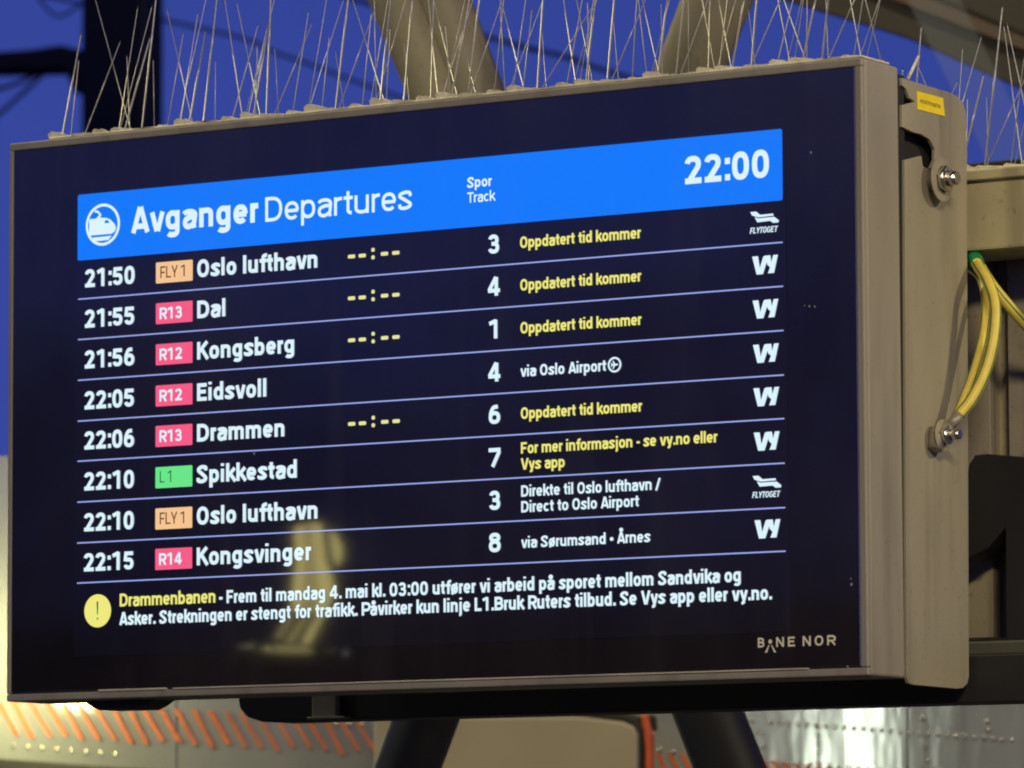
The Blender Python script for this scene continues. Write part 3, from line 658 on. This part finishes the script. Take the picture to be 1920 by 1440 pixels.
wirepx([(-900, -200), (300, 36), (520, 100), (720, 172), (850, 215), (1500, 420)], 10, .006, 'dark overhead wire slanting down between the mast and the left brace')
wirepx([(-500, -330), (880, 60), (960, 82), (1080, 112), (1200, 152), (2600, 560)], 10, .008, 'dark overhead wire slanting down between the two upper braces')
wirepx([(-60, 182), (30, 157), (90, 128)], 9.2, .007, 'short stay wire below the mast arm, the steeper upper one')
wirepx([(-60, 262), (20, 195), (100, 122)], 9.2, .007, 'long stay wire running from the mast arm to the lower left')
wirepx([(60, -20), (105, 30), (150, 10)], 9.2, .005, 'faint loop of wire at the top left beside the mast')

# ------------------------------------------------------------ canopy at the upper right
YP = 3.4
cn = thing('platform_canopy', 'dark brown canopy edge crossing the upper right corner', 'canopy', at(1700, 0, YP))
def band(pts, y, t, mat, name, par): return bm_obj(name, prism(bmesh.new(), [at(*q, y) for q in pts], (0, t, 0), .004), mat, par)
band([(200, -600), (1400, -20), (1700, 72), (1960, 188), (2900, 620), (2900, 540), (1960, 110), (1700, 10), (1600, -40), (200, -720)], YP, .10, 'roof', 'fascia', cn)
band([(200, -690), (1545, -50), (1700, 12), (1960, 112), (2900, 530), (2900, 490), (1960, 84), (1720, -14), (1640, -60), (200, -760)], YP - .05, .06, 'rust', 'edge_rail', cn)
band([(200, -750), (1620, -62), (1720, -15), (1960, 84), (2900, 490), (2900, -900), (200, -900)], YP + .02, .06, 'roof', 'soffit_board', cn)
gp = [at(*q, YP - .4) for q in ((1600, -200), (1700, -200), (1915, 235), (2250, 900), (2140, 900), (1815, 230))]  # hazy glare streak, put in as a pale see-through shape
tag(bm_obj('glass_glare_pane', prism(bmesh.new(), gp, (0, .01, 0)), 'pale_glass'), 'glass pane leaning under the canopy at the right edge, its glare painted as a pale streak', 'glass pane')

# ------------------------------------------------------------ riveted cladding and cabin behind the lower edge
YQ = 2.6
cl = thing('riveted_cladding', 'shiny riveted sheet metal cladding with orange slanted marks below the board', 'metal cladding', at(900, 1300, YQ))
def clad_y(py): return YQ
bm = bmesh.new(); cols = list(range(-260, 2200, 60)); rows_ = list(range(860, 1640, 30))
# left sheets end in a dark edge; panels between seams
def sheet(px0, px1, top, bot0, bot1):
    bm = bmesh.new(); nx, nz = 12, 12; G = []
    for i in range(nx + 1):
        px = px0 + (px1 - px0) * i / nx; bot = bot0 + (bot1 - bot0) * i / nx; row = []
        for j in range(nz + 1):
            py = top + (bot - top) * j / nz
            row.append(bm.verts.new(at(px, py, clad_y(py))))
        G.append(row)
    for i in range(nx):
        for j in range(nz): bm.faces.new((G[i][j], G[i + 1][j], G[i + 1][j + 1], G[i][j + 1]))
    g_ = bmesh.ops.extrude_face_region(bm, geom=bm.faces[:])
    for v in [v for v in g_['geom'] if isinstance(v, bmesh.types.BMVert)]: v.co.y += .02
    o = bm_obj('metal_sheet', bm, 'clad', cl, False)
    return o
for a_, b_, t_, c_, d_ in ((-1200, -263, 840, 1352, 1401), (2203, 3000, 905, 1700, 1700), (-260, 330, 855, 1404, 1447), (333, 745, 900, 1447, 1480), (748, 1190, 900, 1480, 1500), (1193, 1533, 900, 1700, 1700), (1536, 1700, 900, 1700, 1700), (1703, 2200, 900, 1700, 1700)):
    sheet(a_, b_, t_, c_, d_)
bm_obj('dark_edge', prism(bmesh.new(), [at(*q, YQ - .01) for q in ((-260, 1405), (330, 1446), (1190, 1497), (1190, 3300), (-1200, 3300), (-1200, 1350))], (0, .05, 0)), 'black', cl)
bm_obj('backing_sheet', prism(bmesh.new(), [at(*q, YQ + .03) for q in ((-250, 870), (2200, 905), (2200, 3300), (-250, 3300))], (0, .01, 0)), 'dullzinc', cl)
riv = bmesh.new(); bmesh.ops.create_uvsphere(riv, u_segments=8, v_segments=5, radius=.0040)
rme = bpy.data.meshes.new('rivet'); riv.to_mesh(rme); riv.free(); rme.materials.append(M['zinc'])
for p in rme.polygons: p.use_smooth = True
RV = [(24 + 27.5 * k, 1399 + 2.2 * k) for k in range(8)] + [(540 + 23 * k, 1349 + 1.5 * k) for k in range(7)]
RV += [(1410, 1351), (1427, 1374), (1429, 1400), (1429, 1425)] + [(1444 + 17.4 * k, 1354 + 1.3 * k) for k in range(27)]
RV += [(1447 + 18 * k, 1428 + 1.4 * k) for k in range(20)] + [(1534, 1362 + 16.5 * k) for k in range(6)] + [(1237, 1406), (1262, 1410), (1730, 1345), (1735, 1400), (1740, 1425), (1850, 1352), (1852, 1368)]
for k, (px, py) in enumerate(RV):
    o = bpy.data.objects.new('rivet', rme); C.objects.link(o); o.parent = cl; o.matrix_parent_inverse = Matrix.Translation(-cl.location)
    o.location = at(px, py, clad_y(py) - .001); o.scale = (1, .5, 1)
def mark(px0, py0, px1, py1, wd):
    y = lambda v: clad_y(v) - .004
    q = [(px0 - wd / 2, py0), (px0 + wd / 2, py0), (px1 + wd / 2, py1), (px1 - wd / 2, py1)]
    bm_obj('orange_mark', prism(bmesh.new(), [at(a, b_, y(b_)) for a, b_ in q], (0, .003, 0)), 'orange', cl)
rn = random.Random(3)
for k in range(23):
    x = -6 + 30.5 * k; y0 = 1312 + 1.6 * k; ww = (7.5 if k < 14 else 4.5) * rn.uniform(.8, 1.15)
    mark(x + rn.uniform(-2, 2), y0, x + 37 + rn.uniform(-2, 2), y0 + 66 + rn.uniform(-5, 5), ww)
for k in range(7): mark(1232 + 23 * k, 1412 + k, 1262 + 23 * k, 1475, 6)
for k in range(7): mark(1430 + 20 * k, 1426 + 2 * k, 1462 + 20 * k, 1490, 6)
# cabin panel with rounded upper corner and orange edge strip
YE = 2.45
cb = thing('cabin', 'matt beige grey cabin end with a rounded upper corner and an orange edge strip', 'cabin', at(1000, 1500, YE))
band([(700, 1346), (1090, 1344), (1165, 1353), (1186, 1362), (1194, 1378), (1199, 3200), (700, 3200)], YE, .04, 'beige', 'end_panel', cb)
band([(1000, 1330), (1160, 1335), (1192, 1346), (1203, 1366), (1207, 3200), (1199.5, 3200), (1194.5, 1378), (1187, 1361.5), (1165, 1352.5), (1090, 1343.5)], YE + .004, .03, 'gap', 'edge_seal', cb)
band([(1199, 1339), (1212, 1338), (1220, 1375), (1226, 3200), (1210, 3200), (1208, 1400)], YE + .01, .015, 'orange', 'orange_strip', cb)
band([(1214, 1338), (1221, 1345), (1223, 1372), (1217, 1368)], YE + .015, .02, 'gap', 'hinge', cb)
# lamps that light and gleam in the cladding
p = at(-95, 1235, 2.42); lamp('track_lamp_left', 'POINT', p, (0, 0, 0), 11, (1.0, 0.95, 0.38), .08)
p = at(1600, 1384, YQ); d = (p - EYE); t_ = 3.4 / abs(d.y)
q = Vector((p.x + d.x * t_, p.y - d.y * t_, p.z + d.z * t_))
lamp('track_lamp_right', 'AREA', q, p, 2.2, (0.90, 1.0, 0.74), .055, .7)
lamp('cladding_fill', 'AREA', (-1.5, 1.4, 1.6), at(600, 1380, YQ), 11, WARM, .3, .3)  # added fill that brightens the cladding, no fixture of its own

# ------------------------------------------------------------ what the glass mirrors: a lit lamp panel, a row of small lamps, added dark leaves and backdrop
DR = 1.2
lp = thing('lamp_panel', 'lit yellowish lamp panel with slanted slots, mirrored in the lower left of the screen', 'lamp', refl(590, 1225, DR))
def mir(name, pts, mat): return bm_obj(name, prism(bmesh.new(), [refl(*q, DR) for q in pts], (0, -.006, 0)), mat, lp)
mir('lamp_face', [(552, 992), (563, 984), (566, 1060), (560, 1146), (547, 1148), (550, 1090), (556, 1060)], 'lamp')
mir('lamp_face', [(567, 983), (583, 980), (586, 1050), (590, 1090), (584, 1150), (565, 1150), (570, 1060)], 'lamp2')
mir('lamp_face', [(588, 979), (598, 982), (606, 1050), (619, 1084), (622, 1110), (612, 1140), (593, 1150), (597, 1090), (592, 1050)], 'lamp')
mir('lamp_face', [(618, 996), (626, 1000), (637, 1026), (637, 1045), (630, 1060), (625, 1045)], 'lamp')
for q, mt in (([(539, 1154), (547, 1156), (523, 1196), (515, 1198)], 'lamp2'), ([(566, 1157), (574, 1158), (544, 1206), (534, 1204)], 'lamp2'), ([(594, 1156), (605, 1150), (577, 1206), (565, 1206)], 'lamp'), ([(516, 1209), (577, 1212), (580, 1225), (512, 1224)], 'lamp2')):
    mir('lamp_blade', q, mt)
for NW, (px, py, r_, mt) in enumerate(((455, 1214, .0016, 'bulb'), (470, 1212, .0022, 'bulb'), (503, 1217, .003, 'bulb'), (492, 1219, .0016, 'bulb'), (648, 1224, .0022, 'bulbw'), (620, 1220, .0012, 'bulb'))):
    bm = bmesh.new(); bmesh.ops.create_icosphere(bm, subdivisions=2, radius=r_)
    o = bm_obj('small_lamp', bm, mt); o.location = refl(px, py, 1.25); tag(o, ['leftmost small lamp of the row mirrored near the bottom of the screen', 'second small lamp from the left in the mirrored row', 'largest small lamp, mirrored just left of the lamp panel foot', 'small lamp low in the mirrored row beside the largest one', 'white small lamp at the right end of the mirrored row', 'faintest small lamp mirrored right of the lamp panel foot'][NW], 'lamp', 'small distant lamps')
# unseen leaf clumps, thinning out upwards, added to darken the glass's lower reflection
rt = random.Random(11); V_, F_ = [], []
pA, pB = refl(-400, 1250, 26), refl(2100, 1250, 26)
zT0, zT1 = refl(800, 1060, 26).z, refl(800, 470, 26).z
def crown(x):
    return 0.55 + 0.25 * math.sin(x * 0.9 + 1) + 0.18 * math.sin(x * 2.3) + 0.1 * math.sin(x * 5.1)
for k in range(60000):
    t = rt.random(); x = pA.x + (pB.x - pA.x) * t; y = pA.y + rt.uniform(-2.5, 1)
    hgt = rt.random() ** 1.7
    z = zT0 - 1.2 + (zT1 - zT0 + 1.2) * hgt * (0.55 + 0.6 * crown(x) * (0.7 + 0.5 * t))
    r_ = rt.uniform(.018, .05); c = Vector((x, y, z)); n = len(V_)
    u = Vector((rt.gauss(0, 1), rt.gauss(0, 1), rt.gauss(0, 1))).normalized(); v = u.cross(Vector((rt.gauss(0, 1), rt.gauss(0, 1), rt.gauss(0, 1)))).normalized()
    V_ += [c - u * r_, c + v * r_ * .6, c + u * r_, c - v * r_ * .6]; F_.append((n, n + 1, n + 2, n + 3))
me = bpy.data.meshes.new('mirror_leaf_mass'); me.from_pydata(V_, [], F_)
tag(link('mirror_leaf_mass', me, 'leaf'), 'dark unseen leaf mass added far off to darken the lower part of the screen by reflection', 'trees', kind='stuff')
boxo('mirror_backdrop', -40, 8, -60, -29.5, -2, zT0 - .1, 'dark_wall')  # unseen dark block added behind the leaves to keep the reflection dark
tag(bpy.data.objects['mirror_backdrop'], kind='structure')
